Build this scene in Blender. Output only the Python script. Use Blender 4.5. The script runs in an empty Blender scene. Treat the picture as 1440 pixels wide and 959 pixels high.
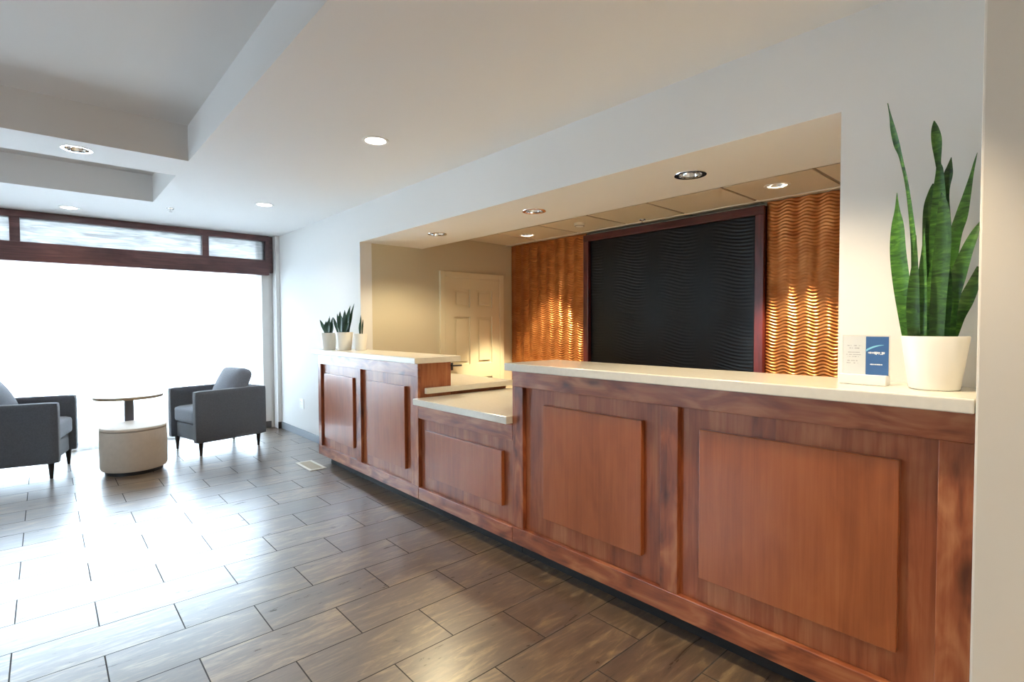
import bpy, bmesh, math, random
from mathutils import Vector, Matrix
random.seed(7)
sc = bpy.context.scene
COL = sc.collection
PI = math.pi

# ------------------------------------------------------------------ helpers
def BM(): return bmesh.new()

def box(bm, x0, x1, y0, y1, z0, z1, bev=0.0, seg=2):
    ret = bmesh.ops.create_cube(bm, size=1.0)
    vs = ret['verts']
    for v in vs:
        v.co = Vector((x0 + (v.co.x + .5) * (x1 - x0), y0 + (v.co.y + .5) * (y1 - y0), z0 + (v.co.z + .5) * (z1 - z0)))
    if bev > 0:
        es = list({e for v in vs for e in v.link_edges})
        bmesh.ops.bevel(bm, geom=es, offset=bev, segments=seg, affect='EDGES', profile=.5)
    return bm

def prism(bm, pts, z0, z1, bev=0.0):
    lo = [bm.verts.new((x, y, z0)) for x, y in pts]
    hi = [bm.verts.new((x, y, z1)) for x, y in pts]
    n = len(pts)
    fs = [bm.faces.new(lo[::-1]), bm.faces.new(hi)]
    for i in range(n):
        fs.append(bm.faces.new((lo[i], lo[(i + 1) % n], hi[(i + 1) % n], hi[i])))
    if bev > 0:
        es = list({e for f in fs for e in f.edges})
        bmesh.ops.bevel(bm, geom=es, offset=bev, segments=2, affect='EDGES', profile=.5)
    bmesh.ops.recalc_face_normals(bm, faces=bm.faces[:])
    return bm

def lathe(bm, prof, cx=0, cy=0, n=40, close=True):
    """prof: list of (r, z); r==0 ends become poles"""
    rings = []
    for r, z in prof:
        if r < 1e-6:
            rings.append([bm.verts.new((cx, cy, z))])
        else:
            rings.append([bm.verts.new((cx + r * math.cos(2 * PI * k / n), cy + r * math.sin(2 * PI * k / n), z)) for k in range(n)])
    for a, b in zip(rings[:-1], rings[1:]):
        for k in range(n):
            k2 = (k + 1) % n
            if len(a) == 1 and len(b) == 1: continue
            if len(a) == 1: bm.faces.new((a[0], b[k2], b[k]))
            elif len(b) == 1: bm.faces.new((a[k], a[k2], b[0]))
            else: bm.faces.new((a[k], a[k2], b[k2], b[k]))
    bmesh.ops.recalc_face_normals(bm, faces=bm.faces[:])
    return bm

def softbox(bm, c, dim, r=.04, bulge=0.0, cuts=9, axis=2):
    """rounded, slightly crowned upholstery block"""
    t = bmesh.new()
    bmesh.ops.create_cube(t, size=1.0)
    bmesh.ops.subdivide_edges(t, edges=t.edges[:], cuts=cuts, use_grid_fill=True)
    hx = [d / 2 for d in dim]
    for v in t.verts:
        p = [v.co[i] * 2 for i in range(3)]
        # denser sampling close to the edges
        p = [math.copysign(abs(a) ** .75, a) for a in p]
        q = [p[i] * hx[i] for i in range(3)]
        inn = [max(-(hx[i] - r), min(hx[i] - r, q[i])) for i in range(3)]
        d = Vector([q[i] - inn[i] for i in range(3)])
        if d.length > 1e-9:
            m = max(abs(d.x), abs(d.y), abs(d.z))
            d = d.normalized() * min(r, m if m < r * .999 else r)
        w = Vector(inn) + d
        if bulge:
            o = [i for i in range(3) if i != axis]
            k = (1 - (w[o[0]] / hx[o[0]]) ** 2) * (1 - (w[o[1]] / hx[o[1]]) ** 2)
            w[axis] += bulge * max(0, k) * (1 if w[axis] > 0 else -1)
        v.co = w + Vector(c)
    off = len(bm.verts)
    me = bpy.data.meshes.new('t'); t.to_mesh(me); t.free()
    bm.from_mesh(me); bpy.data.meshes.remove(me)
    return bm

def taper(bm, x, y, z0, z1, r0, r1, n=20):
    return lathe(bm, [(0, z0), (r0 * .92, z0), (r0, z0 + .004), (r1, z1 - .002), (r1, z1), (0, z1)], x, y, n)

def wloc(p):
    v = Vector((0, 0, 0))
    while p is not None:
        v += p.location; p = p.parent
    return v

def obj(name, bm, mat, parent=None, smooth=False, local=False, angle=35, label=None, **props):
    if parent is not None and not local:
        o_ = wloc(parent)
        for v in bm.verts: v.co -= o_
    me = bpy.data.meshes.new(name)
    bm.to_mesh(me); bm.free()
    o = bpy.data.objects.new(name, me)
    COL.objects.link(o)
    mats = mat if isinstance(mat, (list, tuple)) else [mat]
    for m in mats: me.materials.append(m)
    if smooth:
        for p in me.polygons: p.use_smooth = True
        if angle: me.set_sharp_from_angle(angle=math.radians(angle))
    if parent is not None: o.parent = parent
    if label: o['label'] = label
    for k, v in props.items(): o[k] = v
    return o

def struct(name, bm, mat, parent=None, **k):
    o = obj(name, bm, mat, parent, **k)
    if parent is None: o['kind'] = 'structure'
    return o

def thing(name, label, cat, loc=(0, 0, 0), rz=0, group=None):
    o = bpy.data.objects.new(name, None)
    o.empty_display_size = .1
    COL.objects.link(o)
    o.location = loc; o.rotation_euler = (0, 0, rz)
    o['label'] = label; o['category'] = cat
    if group: o['group'] = group
    return o

def tag(o, label, cat, group=None):
    o['label'] = label; o['category'] = cat
    if group: o['group'] = group
    return o

def dup(root, loc, rz, label, group=None):
    r = root.copy(); COL.objects.link(r)
    r.location = loc; r.rotation_euler = (0, 0, rz); r['label'] = label
    if group: r['group'] = group
    for ch in list(root.children):
        c = ch.copy(); COL.objects.link(c); c.parent = r
        for g in list(ch.children):
            d = g.copy(); COL.objects.link(d); d.parent = c
    return r

# ------------------------------------------------------------------ materials
def newmat(name):
    m = bpy.data.materials.new(name); m.use_nodes = True
    nt = m.node_tree
    b = nt.nodes['Principled BSDF']
    return m, nt, b

def N(nt, typ, **kw):
    n = nt.nodes.new(typ)
    for k, v in kw.items():
        if k.startswith('i_'):
            n.inputs[k[2:].replace('_', ' ')].default_value = v
        else: setattr(n, k, v)
    return n

def srgb(r, g, b):
    f = lambda c: (c / 255 / 12.92) if c / 255 <= .04045 else ((c / 255 + .055) / 1.055) ** 2.4
    return (f(r), f(g), f(b), 1)

def ramp(nt, stops):
    n = nt.nodes.new('ShaderNodeValToRGB')
    e = n.color_ramp.elements
    e[0].position, e[0].color = stops[0]
    e[1].position, e[1].color = stops[-1]
    for p, c in stops[1:-1]:
        x = e.new(p); x.color = c
    return n

def plain(name, col, rough=.5, metal=0, spec=.5, bump=0, bscale=200, var=0, sheen=0, coat=0):
    m, nt, b = newmat(name)
    b.inputs['Base Color'].default_value = col
    b.inputs['Roughness'].default_value = rough
    b.inputs['Metallic'].default_value = metal
    b.inputs['Specular IOR Level'].default_value = spec
    b.inputs['Sheen Weight'].default_value = sheen
    b.inputs['Coat Weight'].default_value = coat
    b.inputs['Coat Roughness'].default_value = .1
    tc = N(nt, 'ShaderNodeTexCoord')
    nz = N(nt, 'ShaderNodeTexNoise', i_Scale=bscale, i_Detail=3.0)
    nt.links.new(tc.outputs['Object'], nz.inputs['Vector'])
    if bump:
        bp = N(nt, 'ShaderNodeBump', i_Strength=bump, i_Distance=.002)
        nt.links.new(nz.outputs['Fac'], bp.inputs['Height'])
        nt.links.new(bp.outputs['Normal'], b.inputs['Normal'])
    if var:
        n2 = N(nt, 'ShaderNodeTexNoise', i_Scale=bscale * .15, i_Detail=4.0)
        nt.links.new(tc.outputs['Object'], n2.inputs['Vector'])
        lo = tuple(c * (1 - var) for c in col[:3]) + (1,)
        hi = tuple(min(1, c * (1 + var)) for c in col[:3]) + (1,)
        r = ramp(nt, [(.3, lo), (.7, hi)])
        nt.links.new(n2.outputs['Fac'], r.inputs['Fac'])
        nt.links.new(r.outputs['Color'], b.inputs['Base Color'])
    return m

def emis(name, col, strength):
    m, nt, b = newmat(name)
    b.inputs['Base Color'].default_value = (.8, .8, .8, 1)
    b.inputs['Emission Color'].default_value = col
    b.inputs['Emission Strength'].default_value = strength
    return m

def wood(name, dark, mid, light, axis='Z', rough=.38, stave=.085, knots=.0, patch=.5, fine=1.0):
    """axis = grain direction in object space"""
    m, nt, b = newmat(name)
    L = nt.links.new
    tc = N(nt, 'ShaderNodeTexCoord')
    sep = N(nt, 'ShaderNodeSeparateXYZ'); L(tc.outputs['Object'], sep.inputs[0])
    along = {'X': 'X', 'Y': 'Y', 'Z': 'Z'}[axis]
    across = {'X': 'Z', 'Y': 'X', 'Z': 'X'}[axis]
    # stave index
    dv = N(nt, 'ShaderNodeMath', operation='DIVIDE'); L(sep.outputs[across], dv.inputs[0]); dv.inputs[1].default_value = stave
    fl = N(nt, 'ShaderNodeMath', operation='FLOOR'); L(dv.outputs[0], fl.inputs[0])
    wn = N(nt, 'ShaderNodeTexWhiteNoise', noise_dimensions='1D'); L(fl.outputs[0], wn.inputs['W'])
    # grain : noise squeezed across the fibre
    s_al, s_ac = 2.2, 46.0 * fine
    sc_ = {'X': (s_al, s_ac, s_ac), 'Y': (s_ac, s_al, s_ac), 'Z': (s_ac, s_ac, s_al)}[axis]
    mp = N(nt, 'ShaderNodeMapping'); mp.inputs['Scale'].default_value = sc_
    L(tc.outputs['Object'], mp.inputs['Vector'])
    off = N(nt, 'ShaderNodeVectorMath', operation='ADD')
    L(mp.outputs[0], off.inputs[0]); L(wn.outputs['Color'], off.inputs[1])
    nz = N(nt, 'ShaderNodeTexNoise', i_Scale=1.0, i_Detail=6.0, i_Roughness=.6, i_Distortion=.7)
    L(off.outputs[0], nz.inputs['Vector'])
    # broad blotches
    mp2 = N(nt, 'ShaderNodeMapping'); k = 2.6
    mp2.inputs['Scale'].default_value = {'X': (k, k * 3, k * 3), 'Y': (k * 3, k, k * 3), 'Z': (k * 3, k * 3, k)}[axis]
    L(tc.outputs['Object'], mp2.inputs['Vector'])
    nb = N(nt, 'ShaderNodeTexNoise', i_Scale=1.0, i_Detail=3.0, i_Distortion=1.2); L(mp2.outputs[0], nb.inputs['Vector'])
    a1 = N(nt, 'ShaderNodeMath', operation='MULTIPLY_ADD'); L(nz.outputs['Fac'], a1.inputs[0]); a1.inputs[1].default_value = .55
    st = N(nt, 'ShaderNodeMath', operation='MULTIPLY'); L(wn.outputs['Value'], st.inputs[0]); st.inputs[1].default_value = .28 * patch
    L(st.outputs[0], a1.inputs[2])
    a2 = N(nt, 'ShaderNodeMath', operation='MULTIPLY_ADD'); L(nb.outputs['Fac'], a2.inputs[0]); a2.inputs[1].default_value = .5
    L(a1.outputs[0], a2.inputs[2])
    if knots: a2.inputs[1].default_value = .95; nb.inputs['Scale'].default_value = 1.6; a1.inputs[1].default_value = .42
    r = ramp(nt, [(.34, dark), (.58, mid), (.86, light)] if not knots else [(.50, dark), (.74, mid), (1.0, light)])
    L(a2.outputs[0], r.inputs['Fac'])
    out = r.outputs['Color']
    if knots:
        mp3 = N(nt, 'ShaderNodeMapping'); q = 2.2
        mp3.inputs['Scale'].default_value = {'X': (q * .8, 0, q * 2.2), 'Y': (q, q * .62, q), 'Z': (q * 2.2, 0, q * .8)}[axis]
        L(tc.outputs['Object'], mp3.inputs['Vector'])
        dn = N(nt, 'ShaderNodeTexNoise', i_Scale=6.0, i_Detail=2.0); L(tc.outputs['Object'], dn.inputs['Vector'])
        ad = N(nt, 'ShaderNodeVectorMath', operation='MULTIPLY_ADD'); L(dn.outputs['Color'], ad.inputs[0])
        ad.inputs[1].default_value = (.28, .28, .28); L(mp3.outputs[0], ad.inputs[2])
        s2 = N(nt, 'ShaderNodeSeparateXYZ'); L(ad.outputs[0], s2.inputs[0])
        c2_ = N(nt, 'ShaderNodeCombineXYZ'); L(s2.outputs[0], c2_.inputs[0]); L(s2.outputs[2], c2_.inputs[1])
        vo = N(nt, 'ShaderNodeTexVoronoi', voronoi_dimensions='2D', i_Scale=1.0); L(c2_.outputs[0], vo.inputs['Vector'])
        kr = ramp(nt, [(.02, (.9, .9, .9, 1)), (.06, (.55, .55, .55, 1)), (.13, (0, 0, 0, 1))])
        L(vo.outputs['Distance'], kr.inputs['Fac'])
        ml = N(nt, 'ShaderNodeMath', operation='MULTIPLY'); L(kr.outputs['Color'], ml.inputs[0]); ml.inputs[1].default_value = knots
        mx = N(nt, 'ShaderNodeMix', data_type='RGBA')
        L(ml.outputs[0], mx.inputs['Factor']); L(out, mx.inputs[6]); mx.inputs[7].default_value = tuple(c * .45 for c in dark[:3]) + (1,)
        out = mx.outputs[2]
    L(out, b.inputs['Base Color'])
    b.inputs['Roughness'].default_value = rough
    b.inputs['Coat Weight'].default_value = .55; b.inputs['Coat Roughness'].default_value = .27
    bp = N(nt, 'ShaderNodeBump', i_Strength=.12, i_Distance=.0015)
    L(nz.outputs['Fac'], bp.inputs['Height']); L(bp.outputs['Normal'], b.inputs['Normal'])
    return m

M = {}
M['paint'] = plain('wall_paint_offwhite', (.78, .77, .75, 1), .75, bump=.05, bscale=260, spec=.3)
M['tray'] = plain('tray_paint_shaded', (.67, .65, .63, 1), .8, bump=.04, bscale=300, spec=.25)  # ceiling paint darkened on the tray faces to stand in for shade
M['ceil'] = plain('ceiling_paint', (.80, .79, .78, 1), .8, bump=.04, bscale=300, spec=.25)
M['beige'] = plain('wall_paint_beige', (.60, .54, .40, 1), .7, bump=.05, bscale=260, spec=.3)
M['rightpaint'] = plain('wall_paint_warm_grey', (.68, .63, .55, 1), .7, bump=.05, bscale=260, spec=.3)
M['doorpaint'] = plain('door_paint_cream', (.72, .66, .48, 1), .45, bump=.02)
M['tile'] = plain('acoustic_tile', (.74, .68, .56, 1), .9, bump=.5, bscale=420, spec=.2)
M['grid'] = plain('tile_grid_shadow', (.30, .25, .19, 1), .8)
M['gridlight'] = plain('tile_grid_bar', (.92, .90, .84, 1), .4)
M['white'] = plain('white_enamel', (.82, .82, .80, 1), .35)
M['whiteplastic'] = plain('white_plastic', (.80, .80, .80, 1), .4)
M['potwhite'] = plain('pot_white_ceramic', (.80, .78, .72, 1), .38, bump=.02, bscale=60)
M['quartz'] = plain('quartz_cream', (.80, .76, .66, 1), .16, var=.03, bscale=300)
M['chrome'] = plain('polished_chrome', (.85, .84, .82, 1), .08, metal=1)
M['darksteel'] = plain('dark_steel', (.10, .10, .11, 1), .35, metal=.6)
M['black'] = plain('black_plastic', (.012, .012, .013, 1), .45)
M['toekick'] = plain('toe_kick_black', (.012, .011, .011, 1), .6)
M['basebrd'] = plain('baseboard_dark', (.09, .085, .085, 1), .5)
M['baseblue'] = plain('baseboard_grey', (.20, .22, .25, 1), .5)
M['soil'] = plain('soil', (.03, .02, .014, 1), .95, bump=1, bscale=90, var=.4)
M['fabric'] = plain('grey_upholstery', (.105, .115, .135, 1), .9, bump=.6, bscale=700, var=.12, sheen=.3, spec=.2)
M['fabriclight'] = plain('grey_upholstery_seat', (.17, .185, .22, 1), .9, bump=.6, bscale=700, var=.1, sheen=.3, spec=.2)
M['legwood'] = plain('espresso_leg', (.02, .014, .012, 1), .4)
M['ottoman'] = plain('taupe_leather', (.50, .42, .34, 1), .5, bump=.3, bscale=180, var=.04)
M['vent'] = plain('vent_almond', (.78, .76, .68, 1), .45)
M['ventslat'] = plain('vent_slat_beige', (.62, .57, .46, 1), .5)
M['glassframe'] = plain('aluminium_frame', (.55, .56, .58, 1), .4, metal=.3)
M['concrete'] = plain('pavement_concrete', (.55, .55, .54, 1), .9, bump=.3, bscale=40, var=.06)
M['lamp_on'] = emis('lamp_glow_warm', (1, .90, .74, 1), 9)
M['lamp_cool'] = emis('lamp_glow_neutral', (1, .95, .88, 1), 8)
M['lamp_dim'] = emis('lamp_glow_soft', (1, .90, .76, 1), 1.0)

W_D, W_M, W_L = srgb(102, 46, 24), srgb(156, 84, 48), srgb(190, 124, 80)
M['alderV'] = wood('alder_vertical', W_D, W_M, W_L, 'Z', knots=.0, patch=.6)
M['alderStile'] = wood('alder_knotty_vertical', W_D, W_M, W_L, 'Z', knots=.85, stave=.4, patch=.3)
M['alderH'] = wood('alder_knotty_rail', W_D, W_M, W_L, 'X', knots=.85, stave=.4, patch=.3)
M['veneer'] = wood('alder_veneer', srgb(140, 74, 38), srgb(164, 90, 48), srgb(178, 106, 60), 'Z', rough=.30, stave=.16, patch=.4, fine=1.6)
M['sidewood'] = wood('alder_side', srgb(110, 56, 26), srgb(140, 74, 36), srgb(164, 96, 52), 'Z', stave=.1, patch=.5)
M['mahog'] = wood('mahogany', srgb(46, 14, 14), srgb(82, 30, 30), srgb(112, 50, 46), 'X', rough=.35, stave=.5, patch=.2)
M['mahogV'] = wood('mahogany_vertical', srgb(52, 14, 14), srgb(92, 30, 30), srgb(120, 50, 46), 'Z', rough=.35, stave=.5, patch=.2)
M['walnutbeam'] = wood('window_beam_wood', srgb(56, 28, 30), srgb(92, 52, 52), srgb(124, 80, 74), 'Y', rough=.4, stave=.5, patch=.2)
M['lighttop'] = wood('pale_table_top', srgb(128, 106, 78), srgb(156, 134, 104), srgb(176, 156, 126), 'Y', rough=.35, stave=.3, patch=.3)

def floor_mat():
    m, nt, b = newmat('wood_look_floor_tile')
    L = nt.links.new
    tc = N(nt, 'ShaderNodeTexCoord')
    sep = N(nt, 'ShaderNodeSeparateXYZ'); L(tc.outputs['Object'], sep.inputs[0])
    u = N(nt, 'ShaderNodeMath', operation='ADD'); L(sep.outputs['Y'], u.inputs[0]); u.inputs[1].default_value = 1.23 + .275 + 11
    v = N(nt, 'ShaderNodeMath', operation='ADD'); L(sep.outputs['X'], v.inputs[0]); v.inputs[1].default_value = 2.585 + .2725 * 40
    cb = N(nt, 'ShaderNodeCombineXYZ'); L(u.outputs[0], cb.inputs[0]); L(v.outputs[0], cb.inputs[1])
    br = N(nt, 'ShaderNodeTexBrick', offset=.5, offset_frequency=2, squash=1.0)
    br.inputs['Scale'].default_value = 1
    br.inputs['Brick Width'].default_value = .55
    br.inputs['Row Height'].default_value = .2725
    br.inputs['Mortar Size'].default_value = .0025
    br.inputs['Mortar Smooth'].default_value = .0
    br.inputs['Bias'].default_value = 0
    br.inputs['Color1'].default_value = (0, 0, 0, 1); br.inputs['Color2'].default_value = (1, 1, 1, 1)
    br.inputs['Mortar'].default_value = (.5, .5, .5, 1)
    L(cb.outputs[0], br.inputs['Vector'])
    # per-tile shift of the grain
    sh = N(nt, 'ShaderNodeVectorMath', operation='MULTIPLY_ADD'); L(br.outputs['Color'], sh.inputs[0]); sh.inputs[1].default_value = (7, 9, 3)
    L(tc.outputs['Object'], sh.inputs[2])
    mp = N(nt, 'ShaderNodeMapping'); mp.inputs['Scale'].default_value = (17, 3.2, 5); L(sh.outputs[0], mp.inputs['Vector'])
    n1 = N(nt, 'ShaderNodeTexNoise', i_Scale=1.0, i_Detail=8.0, i_Roughness=.68, i_Distortion=1.4); L(mp.outputs[0], n1.inputs['Vector'])
    mp2 = N(nt, 'ShaderNodeMapping'); mp2.inputs['Scale'].default_value = (60, 9, 9); L(sh.outputs[0], mp2.inputs['Vector'])
    n2 = N(nt, 'ShaderNodeTexNoise', i_Scale=1.0, i_Detail=6.0, i_Roughness=.7, i_Distortion=.8); L(mp2.outputs[0], n2.inputs['Vector'])
    a = N(nt, 'ShaderNodeMath', operation='MULTIPLY_ADD'); L(n2.outputs['Fac'], a.inputs[0]); a.inputs[1].default_value = .45
    L(n1.outputs['Fac'], a.inputs[2])
    t = N(nt, 'ShaderNodeMath', operation='MULTIPLY_ADD'); L(br.outputs['Color'], t.inputs[0]); t.inputs[1].default_value = .10; L(a.outputs[0], t.inputs[2])
    r = ramp(nt, [(.48, srgb(60, 48, 40)), (.66, srgb(86, 70, 58)), (.79, srgb(100, 82, 66)), (.98, srgb(152, 128, 94))])
    L(t.outputs[0], r.inputs['Fac'])
    mx = N(nt, 'ShaderNodeMix', data_type='RGBA'); L(br.outputs['Fac'], mx.inputs['Factor']); L(r.outputs['Color'], mx.inputs[6])
    mx.inputs[7].default_value = srgb(36, 30, 27)
    L(mx.outputs[2], b.inputs['Base Color'])
    rr = N(nt, 'ShaderNodeMath', operation='MULTIPLY_ADD'); L(n1.outputs['Fac'], rr.inputs[0]); rr.inputs[1].default_value = .10; rr.inputs[2].default_value = .24
    rm = N(nt, 'ShaderNodeMath', operation='MAXIMUM'); L(rr.outputs[0], rm.inputs[0])
    ms = N(nt, 'ShaderNodeMath', operation='MULTIPLY'); L(br.outputs['Fac'], ms.inputs[0]); ms.inputs[1].default_value = .9
    L(ms.outputs[0], rm.inputs[1]); L(rm.outputs[0], b.inputs['Roughness'])
    b.inputs['Specular IOR Level'].default_value = 1.0
    b.inputs['Coat Weight'].default_value = .8; b.inputs['Coat Roughness'].default_value = .34; b.inputs['Coat IOR'].default_value = 1.6
    cw = N(nt, 'ShaderNodeMath', operation='MULTIPLY_ADD'); L(br.outputs['Fac'], cw.inputs[0]); cw.inputs[1].default_value = -.8; cw.inputs[2].default_value = .8; L(cw.outputs[0], b.inputs['Coat Weight'])
    hh = N(nt, 'ShaderNodeMath', operation='MULTIPLY_ADD'); L(br.outputs['Fac'], hh.inputs[0]); hh.inputs[1].default_value = -1.2
    hs = N(nt, 'ShaderNodeMath', operation='MULTIPLY'); L(n1.outputs['Fac'], hs.inputs[0]); hs.inputs[1].default_value = .10
    L(hs.outputs[0], hh.inputs[2])
    bp = N(nt, 'ShaderNodeBump', i_Strength=.25, i_Distance=.003); L(hh.outputs[0], bp.inputs['Height']); L(bp.outputs['Normal'], b.inputs['Normal'])
    return m
M['floor'] = floor_mat()

def copper_mat():
    m, nt, b = newmat('hammered_copper_laminate')
    L = nt.links.new
    tc = N(nt, 'ShaderNodeTexCoord')
    nz = N(nt, 'ShaderNodeTexNoise', i_Scale=9.0, i_Detail=4.0); L(tc.outputs['Object'], nz.inputs['Vector'])
    r = ramp(nt, [(.3, (.44, .15, .045, 1)), (.7, (.62, .27, .09, 1))]); L(nz.outputs['Fac'], r.inputs['Fac'])
    L(r.outputs['Color'], b.inputs['Base Color'])
    b.inputs['Metallic'].default_value = .85
    b.inputs['Roughness'].default_value = .30
    return m
M['copper'] = copper_mat()
M['boardblack'] = plain('black_textured_panel', (.0028, .0040, .0060, 1), .30, spec=.35)

def leaf_mat():
    m, nt, b = newmat('snake_plant_leaf')
    L = nt.links.new
    tc = N(nt, 'ShaderNodeTexCoord')
    mp = N(nt, 'ShaderNodeMapping'); mp.inputs['Scale'].default_value = (14, 14, 46); L(tc.outputs['Object'], mp.inputs['Vector'])
    nz = N(nt, 'ShaderNodeTexNoise', i_Scale=1.0, i_Detail=5.0, i_Roughness=.6, i_Distortion=1.5); L(mp.outputs[0], nz.inputs['Vector'])
    r = ramp(nt, [(.34, srgb(30, 62, 26)), (.54, srgb(56, 100, 36)), (.72, srgb(92, 136, 54))]); L(nz.outputs['Fac'], r.inputs['Fac'])
    oi = N(nt, 'ShaderNodeObjectInfo'); mr = N(nt, 'ShaderNodeMapRange'); L(oi.outputs['Random'], mr.inputs['Value']); mr.inputs['To Min'].default_value = .7; mr.inputs['To Max'].default_value = 1.5
    hv = N(nt, 'ShaderNodeHueSaturation'); L(mr.outputs[0], hv.inputs['Value']); L(r.outputs['Color'], hv.inputs['Color'])
    L(hv.outputs['Color'], b.inputs['Base Color'])
    b.inputs['Roughness'].default_value = .40
    return m
M['leaf'] = leaf_mat()
M['leafdark'] = plain('snake_plant_leaf_dark', srgb(44, 78, 50), .45, var=.35, bscale=120)

def sheer_mat():
    m, nt, b = newmat('sheer_curtain')
    nt.nodes.remove(b)
    out = nt.nodes['Material Output']
    tr = N(nt, 'ShaderNodeBsdfTransparent'); tr.inputs[0].default_value = (1, 1, 1, 1)
    tl = N(nt, 'ShaderNodeBsdfTranslucent'); tl.inputs[0].default_value = (.92, .92, .92, 1)
    df = N(nt, 'ShaderNodeBsdfDiffuse'); df.inputs[0].default_value = (.9, .9, .9, 1)
    m1 = N(nt, 'ShaderNodeMixShader'); m1.inputs[0].default_value = .4
    nt.links.new(tl.outputs[0], m1.inputs[1]); nt.links.new(df.outputs[0], m1.inputs[2])
    m2 = N(nt, 'ShaderNodeMixShader'); m2.inputs[0].default_value = .62
    nt.links.new(tr.outputs[0], m2.inputs[1]); nt.links.new(m1.outputs[0], m2.inputs[2])
    nt.links.new(m2.outputs[0], out.inputs[0])
    return m
M['sheer'] = sheer_mat()

def glass_mat(name, tint, streak=False, haze=0.0):
    m, nt, b = newmat(name)
    nt.nodes.remove(b)
    out = nt.nodes['Material Output']; L = nt.links.new
    tr = N(nt, 'ShaderNodeBsdfTransparent'); tr.inputs[0].default_value = tint
    gl = N(nt, 'ShaderNodeBsdfGlossy'); gl.inputs['Roughness'].default_value = .03
    fr = N(nt, 'ShaderNodeFresnel'); fr.inputs['IOR'].default_value = 1.45
    mx = N(nt, 'ShaderNodeMixShader'); L(fr.outputs[0], mx.inputs[0]); L(tr.outputs[0], mx.inputs[1]); L(gl.outputs[0], mx.inputs[2])
    last = mx
    if streak:
        tc = N(nt, 'ShaderNodeTexCoord')
        mp = N(nt, 'ShaderNodeMapping'); mp.inputs['Scale'].default_value = (1, 3.0, 26); L(tc.outputs['Object'], mp.inputs['Vector'])
        nz = N(nt, 'ShaderNodeTexNoise', i_Scale=1.0, i_Detail=5.0, i_Distortion=1.6); L(mp.outputs[0], nz.inputs['Vector'])
        r = ramp(nt, [(.3, tuple(c * .62 for c in tint[:3]) + (1,)), (.65, tint)]); L(nz.outputs['Fac'], r.inputs['Fac'])
        L(r.outputs[0], tr.inputs[0])
        tl = N(nt, 'ShaderNodeBsdfTranslucent'); L(r.outputs[0], tl.inputs[0])
        m3 = N(nt, 'ShaderNodeMixShader'); m3.inputs[0].default_value = haze
        L(mx.outputs[0], m3.inputs[1]); L(tl.outputs[0], m3.inputs[2]); last = m3
    L(last.outputs[0], out.inputs[0])
    return m
M['pane'] = glass_mat('window_glass', (.93, .95, .95, 1))
M['transom'] = glass_mat('streaked_transom_glass', (.40, .39, .38, 1), True, .5)
M['acrylic'] = glass_mat('clear_acrylic', (.94, .95, .95, 1))
M['cardgrey'] = plain('card_pale_grey', srgb(206, 210, 212), .5)
M['cardblue'] = plain('card_blue', srgb(58, 98, 152), .4)
M['inkgrey'] = plain('ink_grey', srgb(150, 152, 160), .6)
M['inkwhite'] = plain('ink_white', (.85, .87, .9, 1), .5)
M['inkcyan'] = plain('ink_light_blue', srgb(130, 200, 228), .5)

# ------------------------------------------------------------------ room shell
ZC, ZS, ZT, ZTRAY = 2.44, 2.095, 2.245, 2.68
YW = .31          # reception wall plane
XA = -4.645       # alcove left wall
XP = -.643        # pilaster left edge
XR = -.207        # corner of the right-hand wall
YB = 2.234        # alcove back wall
XWIN = -7.12

def hole_plane(bm, outer, rects, circs, z, n=32):
    edges = []
    def loop(pts):
        vs = [bm.verts.new((x, y, z)) for x, y in pts]
        for i in range(len(vs)): edges.append(bm.edges.new((vs[i], vs[(i + 1) % len(vs)])))
    loop(outer)
    for x0, x1, y0, y1 in rects: loop([(x0, y0), (x1, y0), (x1, y1), (x0, y1)])
    for cx, cy, r in circs: loop([(cx + r * math.cos(2 * PI * k / n), cy + r * math.sin(2 * PI * k / n)) for k in range(n)])
    res = bmesh.ops.triangle_fill(bm, edges=edges, use_beauty=True, normal=(0, 0, -1))
    for f in res['geom']:
        if isinstance(f, bmesh.types.BMFace):
            f.normal_update()
            if f.normal.z > 0: f.normal_flip()

bm = BM(); box(bm, -7.3, 2.6, -5.1, 2.4, -.08, 0); struct('floor', bm, M['floor'])
bm = BM(); box(bm, -40, -7.3, -30, 30, -.12, -.03); g = struct('ground_pavement', bm, M['concrete'])

CAN_R = .066
MAIN_CANS = [(-2.971, -.385), (-5.207, -.367), (-.74, -.385), (1.49, -.385), (-6.544, -1.728), (-6.54, -3.2), (.9, -1.75), (2.0, -1.75), (-.4, -3.4), (1.2, -3.4), (-4.373, -1.748), (-4.373, -3.3)]
SOFFIT_CANS = [(-3.811, .626), (-2.612, .627), (-1.44, .640)]
TILE_CANS = [(-3.973, 1.853), (-1.452, 1.806)]
TR1 = (-4.18, -1.0, -4.0, -1.165)
TR2 = (-5.75, -4.637, -4.0, -1.165)
bm = BM()
hole_plane(bm, [(-7.3, -5.05), (2.55, -5.05), (2.55, .33), (-7.3, .33)], [TR1, TR2], [(x, y, CAN_R) for x, y in MAIN_CANS], ZC)
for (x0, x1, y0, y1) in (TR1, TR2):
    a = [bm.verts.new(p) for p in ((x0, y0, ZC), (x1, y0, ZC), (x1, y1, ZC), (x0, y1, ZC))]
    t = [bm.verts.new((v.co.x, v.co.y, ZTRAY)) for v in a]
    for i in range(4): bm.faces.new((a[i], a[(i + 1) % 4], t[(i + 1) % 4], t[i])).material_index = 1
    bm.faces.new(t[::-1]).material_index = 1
struct('ceiling', bm, [M['ceil'], M['tray']])

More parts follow.
